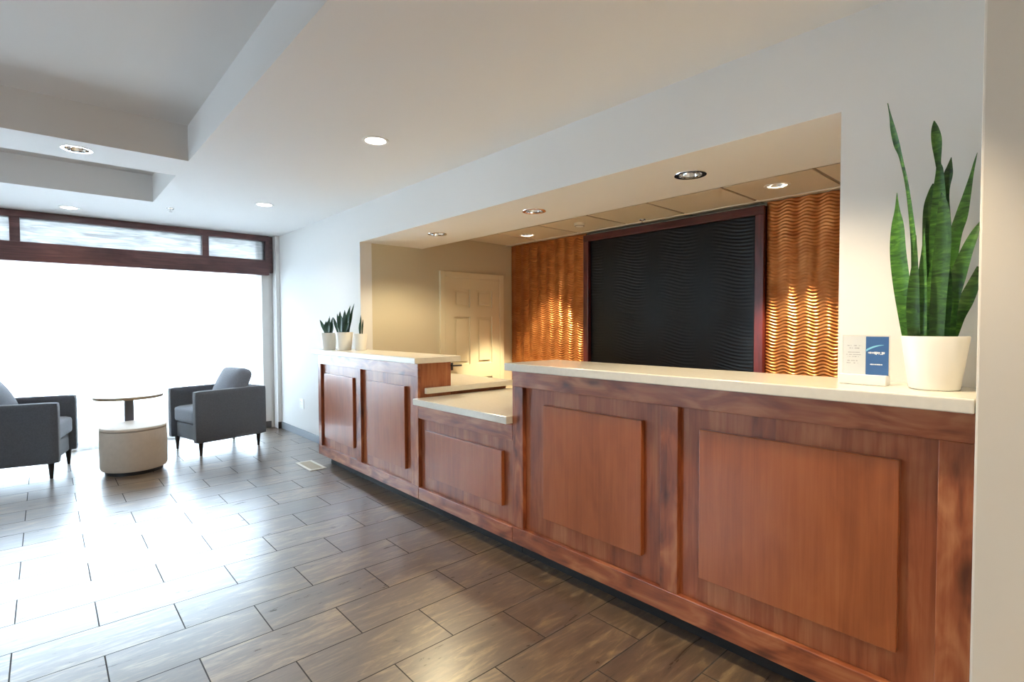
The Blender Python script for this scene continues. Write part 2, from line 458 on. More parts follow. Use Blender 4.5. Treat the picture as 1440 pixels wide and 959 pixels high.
bm = BM(); box(bm, XWIN - .1, XA, YW, YW + .12, 0, ZC); struct('wall_back', bm, M['paint'])
bm = BM(); box(bm, XA, XP, YW, YW + .04, ZS, ZC); struct('wall_header', bm, M['paint'])
bm = BM(); box(bm, XP, XR + .3, YW, YW + .12, 0, ZC); struct('wall_pilaster', bm, M['paint'])
bm = BM(); box(bm, XR, 2.6, -.06, YW, 0, ZC, bev=.006); struct('wall_right', bm, M['rightpaint'])
bm = BM(); box(bm, 2.5, 2.6, -5.1, -.06, 0, ZC); struct('wall_rear', bm, M['paint'])
OW = (-4.05, -3.15, .9, 1.95)   # assumed window added in the unseen wall behind the viewer for daylight fill
bm = BM(); box(bm, -7.3, OW[0], -5.15, -5.05, 0, ZC); box(bm, OW[1], 2.5, -5.15, -5.05, 0, ZC); box(bm, OW[0], OW[1], -5.15, -5.05, 0, OW[2]); box(bm, OW[0], OW[1], -5.15, -5.05, OW[3], ZC)
struct('wall_opposite', bm, M['paint'])
w2 = thing('window_assumed', 'wide assumed window added in the unseen wall behind the viewer', 'window', (-3.4, -5.1, 0)); del w2['category']; w2['kind'] = 'structure'
bm = BM()
for x in (OW[0], -3.625, OW[1] - .05): box(bm, x, x + .05, -5.13, -5.08, OW[2], OW[3])
box(bm, OW[0], OW[1], -5.13, -5.08, OW[2], OW[2] + .05); box(bm, OW[0], OW[1], -5.13, -5.08, OW[3] - .05, OW[3])
obj('window_frame', bm, M['white'], w2)
for a, b_ in ((OW[0] + .05, -3.625), (-3.575, OW[1] - .05)):
    bm = BM(); box(bm, a, b_, -5.108, -5.102, OW[2] + .05, OW[3] - .05); obj('window_pane', bm, M['pane'], w2)
# alcove
bm = BM(); box(bm, XA - .1, XA, YW + .12, 2.4, 0, ZT); struct('wall_alcove_left', bm, M['beige'])
bm = BM(); box(bm, XA, .2, YB + .05, 2.4, 0, ZT + .05); struct('wall_alcove_back', bm, M['beige'])
bm = BM(); box(bm, XP + .003, XP + .1, YW + .12, YB + .05, 0, ZT); struct('wall_alcove_right', bm, M['beige'])
# header soffit with its back edge
bm = BM()
hole_plane(bm, [(XA, YW + .04), (XP + .003, YW + .04), (XP + .003, 1.0), (XA, 1.0)], [], [(x, y, CAN_R) for x, y in SOFFIT_CANS], ZS)
box(bm, XA, XP + .003, .96, 1.0, ZS + .0005, ZT + .06)
struct('ceiling_soffit', bm, M['paint'])
# acoustic tile ceiling in the alcove
bm = BM()
xs = [-4.645, -4.13, -3.53, -2.93, -2.33, -1.73, -1.15, -.64]
ys = [.98, 1.565, 2.165, 2.285]
hx = [(x, y) for x, y in TILE_CANS]
for i in range(len(xs) - 1):
    for j in range(len(ys) - 1):
        x0, x1, y0, y1 = xs[i] + .012, xs[i + 1] - .012, ys[j] + .010, ys[j + 1] - .010
        cs = [(x, y, CAN_R) for x, y in hx if x0 < x < x1 and y0 < y < y1]
        hole_plane(bm, [(x0, y0), (x1, y0), (x1, y1), (x0, y1)], [], cs, ZT)
        pts = [(x0, y0), (x1, y0), (x1, y1), (x0, y1)]
        lo = [bm.verts.new((x, y, ZT)) for x, y in pts]; hi = [bm.verts.new((x, y, ZT + .012)) for x, y in pts]
        for k in range(4): bm.faces.new((lo[k], lo[(k + 1) % 4], hi[(k + 1) % 4], hi[k]))
ct = struct('ceiling_alcove_tiles', bm, M['tile'])
bm = BM()
for x in xs[1:-1]: box(bm, x - .014, x + .014, .98, 2.285, ZT + .006, ZT + .012)
bmB = BM(); box(bmB, XA, XP, 2.150, 2.176, ZT - .006, ZT + .010)
for x0, x1 in zip(xs[:-1], xs[1:]): pass
obj('grid_runner', bm, M['grid'], ct)
obj('grid_bar', bmB, M['gridlight'], ct)

# roof slab above everything and solid wall tops around the alcove
bm = BM(); box(bm, -7.35, 2.65, -5.2, 2.45, 2.72, 2.80); struct('roof_slab', bm, M['paint'])
bm = BM(); box(bm, XA - .1, .2, YB + .05, 2.45, ZT, 2.72); box(bm, XA - .1, XA, YW + .12, YB + .05, ZT, 2.72); box(bm, XP + .003, XP + .1, YW + .12, YB + .05, ZT, 2.72)
struct('wall_alcove_upper', bm, M['beige'])
# baseboards
bm = BM(); box(bm, -6.96, XA, YW - .012, YW, 0, .085, bev=.003); struct('baseboard_back', bm, M['baseblue'])

# window wall: jamb, stepped column, wood transom beam, glazing
bm = BM(); box(bm, -7.3, XWIN, -5.05, -4.0, 0, ZC); struct('wall_window_left', bm, M['paint'])
bm = BM(); box(bm, -7.3, -7.05, .135, .225, 0, ZC - .001, bev=.003); struct('wall_window_jamb', bm, M['paint'])
bm = BM(); box(bm, -7.05, -6.90, .262, YW - .001, 0, ZC - .001, bev=.003); struct('wall_window_column', bm, M['paint'])
bm = BM(); box(bm, -7.3, -7.06, .225, YW, 0, ZC - .001); struct('wall_window_return', bm, M['paint'])
bm = BM(); box(bm, -7.05, -7.038, .14, .222, .0, .085, bev=.003); struct('baseboard_jamb', bm, M['basebrd'])
bm = BM(); box(bm, -6.90, -6.888, .258, YW - .013, .0, .085, bev=.003); struct('baseboard_column', bm, M['basebrd'])
bm = BM(); box(bm, -7.3, XWIN, -4.0, .135, 2.40, ZC - .001); struct('wall_window_head', bm, M['paint'])

win = thing('window_1', 'wide glazed window wall under a dark wood transom beam', 'window', (-7.2, -1.9, 0))
del win['category']; win['kind'] = 'structure'
bm = BM()
for y in (-4.0, -2.90, -1.75, .105): box(bm, -7.24, -7.19, y, y + .03 if y > 0 else y + .045, 0, 1.96, bev=.003)
box(bm, -7.24, -7.19, -3.95, .105, 0, .06); box(bm, -7.24, -7.19, -3.95, .105, 1.93, 1.99)
obj('window_frame', bm, M['glassframe'], win)
for a, b_ in ((-3.955, -2.90), (-2.855, -1.75), (-1.705, .105)):
    bm = BM(); box(bm, -7.218, -7.212, a, b_, .06, 1.93); obj('window_pane', bm, M['pane'], win)
bm = BM(); box(bm, -7.218, -7.212, -3.99, .130, 1.99, 2.40); obj('upper_pane', bm, M['pane'], win)
bm = BM()
XB0, XB1 = -7.085, -6.965
box(bm, XB0, XB1, -4.0, .205, 2.368, ZC - .003, bev=.004)
box(bm, XB0, XB1, -4.0, .205, 1.945, 2.135, bev=.004)
for y0, y1 in ((-3.78, -3.71), (-2.80, -2.73), (-2.160, -2.085), (-.533, -.466), (.165, .205)):
    box(bm, XB0 + .002, XB1 - .002, y0, y1, 2.13, 2.372)
box(bm, -7.10, -7.0, .207, .258, 1.98, ZC - .003, bev=.003)
obj('transom_beam', bm, M['walnutbeam'], win)
for a, b_ in ((-3.71, -2.80), (-2.73, -2.16), (-2.085, -.533), (-.466, .165)):
    bm = BM(); box(bm, -7.03, -7.022, a, b_, 2.135, 2.368); obj('transom_glass', bm, M['transom'], win)

# ------------------------------------------------------------------ sheer curtains (hang behind the beam)
def curtain(y0, y1, label, ph, off=0.0):
    ny, nz = int((y1 - y0) / .009), 26
    bm = BM(); g = []
    for j in range(nz + 1):
        t = j / nz; z = 1.965 - t * 1.955
        row = []
        for i in range(ny + 1):
            y = y0 + (y1 - y0) * i / ny
            amp = .010 + .022 * min(1, t * 2.2)
            f = math.sin(2 * PI * y / .105 + ph) * .75 + .35 * math.sin(2 * PI * y / .062 + 1.3 * ph + t * 1.4)
            x = -7.105 + amp * f + .012 * math.sin(3 * y + 2 * t)
            if t > .85: x += (t - .85) * .55 * (.6 + .4 * math.sin(9 * y + ph))
            row.append(bm.verts.new((x + .012 + off, y, z)))
        g.append(row)
    for j in range(nz):
        for i in range(ny): bm.faces.new((g[j][i], g[j][i + 1], g[j + 1][i + 1], g[j + 1][i]))
    o = obj('sheer_curtain', bm, M['sheer'], smooth=True, angle=0)
    tag(o, label, 'curtain', 'sheer curtains across the window')
    return o
curtain(-1.275, .125, 'white sheer curtain panel behind the right armchair, nearest the corner', .3)
curtain(-2.66, -1.279, 'white sheer curtain panel behind the table, ottoman and left armchair', 1.7)
curtain(-3.98, -2.68, 'white sheer curtain panel at the far left end of the window', 2.6)

# ------------------------------------------------------------------ downlights
def downlight(x, y, z, label, group, lampmat, power, size=120, blend=.6, col=(1, .9, .76), slot=False, lens=False):
    t = thing('downlight', label, 'ceiling light', (x, y, z), 0, group)
    bm = BM(); lathe(bm, [(CAN_R - .004, .006), (CAN_R - .004, -.002), (CAN_R + .006, -.005), (CAN_R + .016, -.003), (CAN_R + .017, .0005), (CAN_R + .006, .002), (CAN_R - .004, .006)], n=40)
    obj('trim_ring', bm, M['white'] if not slot else M['chrome'], t, smooth=True, local=True)
    if lens:
        bm = BM(); lathe(bm, [(CAN_R - .004, .003), (CAN_R - .006, .0), (.04, -.003), (0, -.004)], n=40)
        obj('lens', bm, lampmat, t, smooth=True, local=True)
        lz = -.03
    else:
        dep = .10
        bm = BM(); lathe(bm, [(CAN_R - .002, .004), (CAN_R - .008, .03), (CAN_R - .020, .07), (.034, dep), (0, dep + .001)], n=40)
        obj('reflector', bm, M['chrome'], t, smooth=True, local=True)
        if slot:
            bm = BM(); box(bm, -.007, .007, -.045, .045, .018, .07, bev=.002)
            obj('baffle', bm, M['black'], t, local=True)
        bm = BM(); lathe(bm, [(0, .074), (.016, .075), (.028, .083), (.030, .092), (.02, dep - .002), (0, dep - .0015)], n=28)
        obj('lamp', bm, lampmat, t, smooth=True, local=True)
        lz = .06 if not slot else .006
    if power:
        ld = bpy.data.lights.new('downlight_bulb', 'SPOT')
        ld.energy = power; ld.spot_size = math.radians(size); ld.spot_blend = blend; ld.color = col; ld.shadow_soft_size = .045
        lo = bpy.data.objects.new('bulb', ld); COL.objects.link(lo); lo.parent = t; lo.location = (0, 0, lz)
    return t

WARM = (1, .82, .52)
G1 = 'round white downlights in the lobby ceiling'
labs = ['bright round downlight in the lobby ceiling in front of the desk alcove', 'round ceiling downlight nearest the window corner above the small potted plants',
        'round ceiling downlight above the tall plant', 'round ceiling downlight behind the viewer by the right wall',
        'round ceiling downlight close to the window beam beyond the ceiling tray', 'round ceiling downlight close to the window beam further left',
        'added fill downlight, unseen, right above the viewer', 'added fill downlight, unseen, at the right behind the viewer', 'added fill downlight, unseen, straight behind the viewer', 'added fill downlight, unseen, in the far corner behind the viewer']  # cans labelled on this line are unseen, added to fill the viewer's side
for (x, y), lb in zip(MAIN_CANS[:10], labs):
    near = x > -1; pil = near and y > -1
    downlight(x, y, ZC, lb, G1, M['lamp_cool'], (54 if pil else 36) if near else 8, 96 if pil else 125, .55 if pil else .8, (1, .81, .54), lens=True)
downlight(*MAIN_CANS[10], ZC, 'chrome downlight in the ceiling strip between the two trays', 'chrome downlights between the trays', M['lamp_dim'], 0, slot=True)
downlight(*MAIN_CANS[11], ZC, 'chrome downlight further left in the strip between the trays', 'chrome downlights between the trays', M['lamp_dim'], 0, slot=True)
for (x, y), lb in zip(SOFFIT_CANS, ('leftmost of the three chrome downlights under the header soffit', 'middle one of the three chrome downlights under the header soffit', 'rightmost and largest looking of the chrome downlights under the header soffit')):
    downlight(x, y, ZS, lb, 'chrome downlights under the header soffit', M['lamp_on'], 26 if x < -3 else 9, 140, .5, WARM, slot=True)
for (x, y), lb in zip(TILE_CANS, ('glowing downlight in the tile ceiling above the left copper panel', 'glowing downlight in the tile ceiling above the right copper panel', 'downlight in the tile ceiling above the black board')):
    if x == -2.71: continue
    downlight(x, y, ZT, lb, 'glowing downlights in the tile ceiling', M['lamp_on'], 205, 60, .3, WARM)

# sprinklers
def sprinkler(x, y, z, label):
    t = thing('ceiling_sprinkler', label, 'sprinkler', (x, y, z), 0)
    bm = BM(); lathe(bm, [(0, 0), (.032, 0), (.030, -.006), (.014, -.009), (0, -.009)], n=24); obj('escutcheon', bm, M['chrome'], t, smooth=True, local=True)
    bm = BM(); lathe(bm, [(0, -.008), (.006, -.008), (.006, -.03), (0, -.03)], n=12); obj('stem', bm, M['chrome'], t, smooth=True, local=True)
    bm = BM(); lathe(bm, [(0, -.029), (.018, -.030), (.018, -.033), (0, -.033)], n=16); obj('deflector', bm, M['chrome'], t, smooth=True, local=True)
sprinkler(-5.954, -1.0, ZC, 'small ceiling sprinkler beside the far ceiling tray near the window')
sprinkler(-2.714, 2.08, ZT, 'small sprinkler in the tile ceiling above the black board')
t = thing('smoke_detector', 'small pale round detector on the tile ceiling left of the black board', 'detector', (-3.19, 1.78, ZT))
bm = BM(); lathe(bm, [(0, 0), (.05, 0), (.048, -.02), (.034, -.032), (0, -.034)], n=30); obj('housing', bm, M['gridlight'], t, smooth=True, local=True)
bm = BM(); lathe(bm, [(.040, -.0275), (.044, -.0255), (.043, -.0295), (.040, -.0295)], n=30); obj('vent_ring', bm, M['grid'], t, smooth=True, local=True)

# ------------------------------------------------------------------ copper wall panels and the black board
def wave_panel(x0, x1, z0, z1, yf, dx, dz, per, amp, lam, wob, drift=0.0, mod=.45):
    nx, nz = int((x1 - x0) / dx), int((z1 - z0) / dz)
    bm = BM(); g = []
    for j in range(nz + 1):
        z = z0 + (z1 - z0) * j / nz
        row = []
        for i in range(nx + 1):
            x = x0 + (x1 - x0) * i / nx
            w = z + wob * math.sin(2 * PI * x / lam + .5 * math.sin(2 * PI * z / .47)) + drift * x
            h = .5 + .5 * math.sin(2 * PI * w / per)
            h = h ** 1.3
            k = 1 - mod + mod * math.sin(2 * PI * (x / lam) + 1.0)
            row.append(bm.verts.new((x, yf - amp * h * k - .42 * amp * math.cos(2 * PI * x / lam + .4), z)))
        g.append(row)
    for j in range(nz):
        for i in range(nx): bm.faces.new((g[j][i], g[j][i + 1], g[j + 1][i + 1], g[j + 1][i]))
    # closed back and rim
    b = [bm.verts.new(p) for p in ((x0, yf + .02, z0), (x1, yf + .02, z0), (x1, yf + .02, z1), (x0, yf + .02, z1))]
    bm.faces.new(b[::-1])
    bm.faces.new([b[0], b[1]] + g[0][::-1]); bm.faces.new([b[2], b[3]] + g[-1])
    bm.faces.new([b[1], b[2]] + [r[-1] for r in g][::-1]); bm.faces.new([b[3], b[0]] + [r[0] for r in g])
    return bm
o = obj('wall_panel', wave_panel(XA + .004, -3.497, .6, 2.240, YB, .0085, .004, .0245, .0092, .138, .0100, 0.0, .35), M['copper'], smooth=True, angle=0)
tag(o, 'rippled copper wall panel left of the black board, beside the cream door', 'wall panel', 'rippled copper wall panels')
o = obj('wall_panel', wave_panel(-1.690, XP - .01, .6, 2.240, YB, .0085, .004, .0245, .0092, .138, .0100, 0.0, .35), M['copper'], smooth=True, angle=0)
tag(o, 'rippled copper wall panel right of the black board, beside the plant wall', 'wall panel', 'rippled copper wall panels')
brd = thing('wall_board', 'large black rippled board in a mahogany frame on the back wall', 'board', (-2.595, YB, 1.4))
obj('panel', wave_panel(-3.43, -1.765, .62, 2.150, YB, .010, .0045, .028, .0022, .50, .014, .10, .5), M['boardblack'], brd, smooth=True, angle=0)
bm = BM(); box(bm, -3.495, -1.695, YB - .045, YB + .02, 2.150, 2.215, bev=.005); obj('frame_rail', bm, M['mahog'], brd)
bm = BM(); box(bm, -3.495, -3.43, YB - .043, YB + .02, .6, 2.150, bev=.005); obj('frame_stile', bm, M['mahogV'], brd)
bm = BM(); box(bm, -1.765, -1.695, YB - .043, YB + .02, .6, 2.150, bev=.005); obj('frame_stile', bm, M['mahogV'], brd)

# ------------------------------------------------------------------ door in the alcove (on the left wall)
dr = thing('door_1', 'cream six-panel door in the alcove', 'door', (XA, 1.65, 0)); del dr['category']; dr['kind'] = 'structure'
DY0, DY1, DZ = 1.262, 2.025, 1.822
bm = BM()
box(bm, XA, XA + .012, DY0, DY1, .01, DZ)
stl = .115; mid = (DY0 + DY1) / 2
rails = [(.01, .20), (.72, .875), (1.40, 1.50), (1.70, DZ)]
for z0, z1 in rails: box(bm, XA + .012, XA + .026, DY0, DY1, z0, z1)
for y0, y1 in ((DY0, DY0 + stl), (mid - .05, mid + .05), (DY1 - stl, DY1)): 
    for (a0, a1) in ((.20, .72), (.875, 1.40), (1.50, 1.70)):
        box(bm, XA + .012, XA + .026, y0, y1, a0, a1)
for (a0, a1) in ((.20, .72), (.875, 1.40), (1.50, 1.70)):
    for y0, y1 in ((DY0 + stl, mid - .05), (mid + .05, DY1 - stl)):
        box(bm, XA + .012, XA + .022, y0 + .03, y1 - .03, a0 + .03, a1 - .03, bev=.006)
obj('door_leaf', bm, M['doorpaint'], dr)
bm = BM()
box(bm, XA, XA + .03, DY0 - .062, DY0 - .002, 0, DZ + .062, bev=.004)
box(bm, XA, XA + .03, DY1 + .002, DY1 + .062, 0, DZ + .062, bev=.004)
box(bm, XA, XA + .03, DY0 - .002, DY1 + .002, DZ + .002, DZ + .062, bev=.004)
obj('door_frame', bm, M['doorpaint'], dr)
HY = DY0 + .065
bm = BM(); box(bm, XA + .026, XA + .032, HY - .028, HY + .028, .82, .90, bev=.002); box(bm, XA + .032, XA + .075, HY - .010, HY + .010, .862, .880, bev=.003); box(bm, XA + .060, XA + .078, HY - .010, HY + .115, .862, .880, bev=.004)
obj('door_handle', bm, M['darksteel'], dr)

# ------------------------------------------------------------------ reception desk cabinets
def cabinet(name, label, x0, x1, ztop, railz, posts, panels, depth, group=None, botz=.172, side=None, kick=.001):
    t = thing(name, label, 'cabinet', ((x0 + x1) / 2, .15, 0), 0, group)
    bm = BM(); box(bm, x0 + .001, x1 - .001, .026, depth, .088, ztop); obj('carcass', bm, M['alderV'], t)
    bm = BM(); box(bm, x0, x1, .0, .0255, railz, ztop, bev=.002); obj('top_rail', bm, M['alderH'], t)
    bm = BM(); box(bm, x0, x1, -.003, .0255, .085, botz, bev=.003); obj('bottom_rail', bm, M['alderH'], t)
    for a, b_ in posts:
        bm = BM(); box(bm, a, b_, .0, .0255, botz, railz, bev=.002); obj('stile', bm, M['alderStile'], t)
    for a, b_, c, d in panels:
        bm = BM(); box(bm, a, b_, .0, .0255, c, d, bev=.003); obj('raised_panel', bm, M['veneer'], t)
    bm = BM(); box(bm, x0 + kick, x1 - .001, .075, depth - .02, 0, .088); obj('toe_kick', bm, M['toekick'], t)
    if side:
        bm = BM(); box(bm, x1 - .0005, x1 + side, .03, depth - .002, .80, ztop, bev=.001); obj('end_panel', bm, M['sidewood'], t)
    return t
ZL = 1.037
cabinet('reception_cabinet', 'tall two-panel wood reception cabinet below the small potted plants', -4.915, -3.133, ZL, .945,
        [(-4.915, -4.853), (-4.105, -4.022), (-3.232, -3.133)], [(-4.775, -4.170, .262, .862), (-3.90, -3.318, .258, .862)], .28, 'wood reception desk cabinets', kick=.10)
cabinet('reception_cabinet', 'low single-panel wood desk cabinet between the two tall cabinets', -3.1315, -2.1490, .753, .655,
        [], [(-3.045, -2.243, .265, .582)], .78, 'wood reception desk cabinets')
cabinet('reception_cabinet', 'long tall wood reception cabinet with two large panels beside the right wall', -2.1475, -.213, 1.052, .963,
        [(-2.1475, -2.064), (-1.212, -1.130), (-.292, -.213)], [(-1.912, -1.306, .283, .882), (-1.037, -.384, .285, .884)], .28, 'wood reception desk cabinets', botz=.18)

def slab(label, pts, z0, z1, group):
    bm = BM(); prism(bm, pts, z0, z1, .004)
    o = obj('countertop', bm, M['quartz']); tag(o, label, 'countertop', group); return o
GS = 'cream quartz countertops of the reception desk'
lt = slab('raised cream countertop under the small potted plants', [(-4.945, -.045), (-3.098, -.045), (-3.098, .345), (XA + .002, .345), (XA + .002, YW - .013), (-4.945, YW - .013)], ZL + .001, ZL + .043, GS)
slab('low cream desk top between the two raised countertops', [(-3.1300, -.045), (-2.1490, -.045), (-2.1490, .84), (-3.1300, .84)], .754, .797, GS)
slab('long raised cream countertop carrying the tall snake plant', [(-2.158, -.05), (XR - .003, -.05), (XR - .003, YW - .003), (XP - .003, YW - .003), (XP - .003, .36), (-2.158, .36)], 1.053, 1.094, GS)
sh = slab('cream work shelf stepping up behind the low desk top', [(-3.129, .05), (-3.098, .05), (-3.098, .86), (-3.9, .86), (-3.9, .285), (-3.129, .285)], .822, .863, GS)
bm = BM(); box(bm, -3.88, -3.15, .30, .83, .0, .8215); obj('shelf_base', bm, M['sidewood'], sh)

# ------------------------------------------------------------------ plants
def leaf_mesh(bm, st, thick=.0028, fold=.22, depth_amp=0.0, twist=0.0):
    """st: list of (centre Vector, width); solid leaf blade with a shallow channel"""
    rings = []
    n = len(st)
    for i, (c, w) in enumerate(st):
        d = (st[min(i + 1, n - 1)][0] - st[max(i - 1, 0)][0]).normalized()
        a = twist * i / (n - 1)
        side = Vector((math.cos(a), math.sin(a), 0)); side = (side - d * side.dot(d)).normalized()
        nor = d.cross(side).normalized()
        h = w / 2
        prof = [(-1, .9), (-.5, .25), (0, 0), (.5, .25), (1, .9)]
        fr = [bm.verts.new(c + side * (u * h) - nor * (k * h * fold)) for u, k in prof]
        bk = [bm.verts.new(c + side * (u * h * .96) - nor * (k * h * fold) + nor * (thick * (1 - .7 * abs(u)))) for u, k in prof[::-1]]
        rings.append(fr + bk)
    for a, b in zip(rings[:-1], rings[1:]):
        m = len(a)
        for k in range(m): bm.faces.new((a[k], a[(k + 1) % m], b[(k + 1) % m], b[k]))
    bm.faces.new(rings[0][::-1]); bm.faces.new(rings[-1])
    bmesh.ops.recalc_face_normals(bm, faces=bm.faces[:])

def smooth_path(pts, sub=5):
    out = []
    n = len(pts)
    for i in range(n - 1):
        p0, p1, p2, p3 = pts[max(i - 1, 0)], pts[i], pts[i + 1], pts[min(i + 2, n - 1)]
        for k in range(sub):
            t = k / sub
            out.append(tuple(.5 * (2 * b + (c - a) * t + (2 * a - 5 * b + 4 * c - d) * t * t + (3 * b - a - 3 * c + d) * t ** 3) for a, b, c, d in zip(p0, p1, p2, p3)))
    out.append(tuple(pts[-1]))
    return out

def pot(t, x, y, z, rb, rt, h, name='pot'):
    bm = BM(); lathe(bm, [(0, z + .0005), (rb * .93, z + .0005), (rb * .985, z + .004), (rb, z + .012), (rt, z + h - .004), (rt - .002, z + h), (rt - .006, z + h), (rt - .009, z + h - .006), (rt - .014, z + h - .03), (0, z + h - .03)], x, y, 56)
    obj(name, bm, M['potwhite'], t, smooth=True)
    bm = BM(); lathe(bm, [(0, z + h - .029), (rt - .015, z + h - .029), (rt - .03, z + h - .02), (0, z + h - .014)], x, y, 32)
    obj('soil', bm, M['soil'], t, smooth=True)

LEAVES = [
 (.165, -.10, [(-.372, 1.235, .016), (-.383, 1.46, .018), (-.390, 1.577, .015), (-.409, 1.739, .010), (-.428, 1.843, .010), (-.439, 1.888, .018), (-.450, 1.941, .016), (-.458, 1.985, .007), (-.467, 2.030, .0015)]),
 (.150, .02, [(-.392, 1.235, .032), (-.413, 1.412, .043), (-.425, 1.53, .041), (-.427, 1.615, .032), (-.429, 1.67, .013), (-.431, 1.725, .0015)]),
 (.190, .0, [(-.334, 1.235, .029), (-.335, 1.541, .043), (-.334, 1.704, .032), (-.333, 1.786, .018), (-.337, 1.811, .014), (-.341, 1.877, .025), (-.346, 1.919, .018), (-.349, 1.946, .002)]),
 (.205, .02, [(-.324, 1.235, .026), (-.320, 1.541, .033), (-.320, 1.705, .018), (-.314, 1.769, .022), (-.310, 1.797, .013), (-.307, 1.824, .0015)]),
 (.180, .03, [(-.307, 1.235, .025), (-.300, 1.455, .027), (-.290, 1.567, .029), (-.275, 1.629, .029), (-.264, 1.69, .019), (-.255, 1.751, .009), (-.249, 1.792, .005), (-.244, 1.82, .001)]),
 (.160, .0, [(-.296, 1.235, .025), (-.292, 1.358, .029), (-.276, 1.452, .036), (-.259, 1.514, .029), (-.242, 1.566, .020), (-.229, 1.605, .004)]),
 (.200, .02, [(-.298, 1.235, .021), (-.282, 1.318, .029), (-.263, 1.374, .035), (-.244, 1.429, .026), (-.236, 1.475, .006)]),
 (.205, .0, [(-.351, 1.235, .033), (-.353, 1.411, .037), (-.358, 1.544, .036), (-.362, 1.67, .031), (-.358, 1.727, .017), (-.354, 1.755, .003)]),
 (.130, -.03, [(-.321, 1.235, .032), (-.320, 1.374, .038), (-.314, 1.493, .041), (-.309, 1.596, .035), (-.310, 1.659, .024), (-.315, 1.70, .003)]),
 (.120, .0, [(-.355, 1.235, .026), (-.358, 1.359, .028), (-.357, 1.456, .021), (-.356, 1.537, .009), (-.356, 1.60, .0015)]),
 (.112, .02, [(-.372, 1.235, .029), (-.376, 1.343, .032), (-.375, 1.424, .026), (-.373, 1.513, .010), (-.373, 1.577, .0015)]),
 (.150, .02, [(-.347, 1.235, .028), (-.342, 1.375, .029), (-.337, 1.464, .019), (-.335, 1.525, .002)]),
 (.140, -.02, [(-.309, 1.235, .027), (-.306, 1.358, .031), (-.301, 1.437, .021), (-.298, 1.487, .003)]),
]
PX, PY = -.332, .165
pl = thing('potted_snake_plant', 'tall snake plant in a white tapered pot on the counter by the right wall', 'plant', (PX, PY, 1.094))
pot(pl, PX, PY, 1.094, .066, .0865, .168)
for yk, cant, pts in LEAVES:
    P = smooth_path([(x, z, w) for x, z, w in pts])
    st = []
    for x, z, w in P:
        t_ = (z - 1.235) / .8
        yy = yk + (yk - PY) * .5 * t_ + .012 * math.sin(6 * t_ + x * 40)
        if t_ <= 0.02: yy = PY + (yk - PY) * .8
        st.append((Vector((x, min(.272, yy), z)), max(.0012, w * 1.06)))
    bm = BM(); leaf_mesh(bm, st, twist=cant * 6)
    obj('leaf', bm, M['leaf'], pl, smooth=True, angle=60)

def small_plant(x, y, z, rb, rt, h, leaves, label, name='potted_snake_plant'):
    t = thing(name, label, 'plant', (x, y, z), 0, 'small snake plants on the left counter')
    pot(t, x, y, z, rb, rt, h)
    for dx, dy, hh, w, lx, ly, tw in leaves:
        st = []
        for k in range(9):
            u = k / 8
            ww = w * (0.75 + .5 * math.sin(min(1, u * 1.25) * PI * .62)) * (1 - max(0, (u - .55) / .45) ** 1.6) + .001
            st.append((Vector((x + dx + lx * u ** 1.4, y + dy + ly * u ** 1.4, z + h - .03 + hh * u)), ww))
        bm = BM(); leaf_mesh(bm, st, twist=tw, thick=.003)
        obj('leaf', bm, M['leafdark'], t, smooth=True, angle=60)
    return t
ZQ = ZL + .043
small_plant(-4.60, .125, ZQ, .062, .080, .165,
  [(-.03, -.02, .20, .034, -.03, -.02, .6), (.0, .01, .235, .040, -.005, .0, .8), (.035, .0, .27, .036, .055, .02, .7), (.045, .02, .23, .034, .03, .03, .5),
   (.02, -.03, .185, .036, .02, -.02, .9), (-.045, .02, .18, .032, -.055, .0, .7), (.05, -.02, .12, .034, .075, .01, .4), (.005, .03, .295, .022, .02, .06, .7), (-.02, -.045, .17, .03, -.05, -.03, .8),
   (-.055, .0, .15, .044, -.045, -.01, .5), (.02, -.04, .22, .042, .03, -.02, .6), (-.005, .02, .20, .044, -.02, .02, .3), (.03, .02, .19, .042, .01, .0, .4)],
  'small dark snake plant in a white pot, middle of three on the left counter')
small_plant(-4.79, .058, ZQ, .060, .076, .158,
  [(.0, .0, .16, .032, -.005, .01, .7), (-.035, -.01, .155, .030, -.075, -.03, .7), (.02, .01, .175, .028, .0, .02, .6), (-.01, .03, .15, .03, -.03, .02, .8), (.03, -.02, .14, .032, .02, -.01, .7), (-.03, .025, .19, .016, -.08, .03, .5),
   (-.04, .0, .12, .042, -.05, -.02, .4), (.0, -.02, .14, .044, .015, -.01, .5), (.035, .01, .12, .042, .04, .0, .4), (-.02, .02, .17, .036, -.02, .0, .6)],
  'small snake plant in a white pot, leftmost on the left counter')
small_plant(-4.455, .215, ZQ, .046, .058, .150,
  [(.0, .0, .20, .018, .01, .0, .7), (.012, .01, .16, .016, .0, .01, .6), (-.01, .0, .13, .016, -.012, .0, .8)],
  'slim white pot with thin leaves at the wall corner')

# ------------------------------------------------------------------ brochure holder
cx0, cx1, cyf = -.5905, -.452, .135
bh = thing('brochure_holder', 'white base brochure stand with a grey and a blue card, left of the tall plant', 'sign holder', ((cx0 + cx1) / 2, cyf + .03, 1.094))
bm = BM(); box(bm, cx0, cx1, cyf, cyf + .055, 1.0945, 1.128, bev=.002); obj('base', bm, M['white'], bh)
bm = BM(); box(bm, cx0 + .004, cx1 + .004, cyf + .030, cyf + .0325, 1.127, 1.262, bev=.0008); obj('acrylic_back', bm, M['acrylic'], bh)
xm = cx0 + .074
bm = BM(); box(bm, cx0 + .006, xm, cyf + .0262, cyf + .0292, 1.127, 1.257); c1 = obj('card', bm, M['cardgrey'], bh, label='pale grey card with lines of grey print')
bm = BM(); box(bm, xm + .001, cx1 + .001, cyf + .0242, cyf + .0292, 1.127, 1.258); c2 = obj('card', bm, M['cardblue'], bh, label='blue card with a light swoosh and white print')
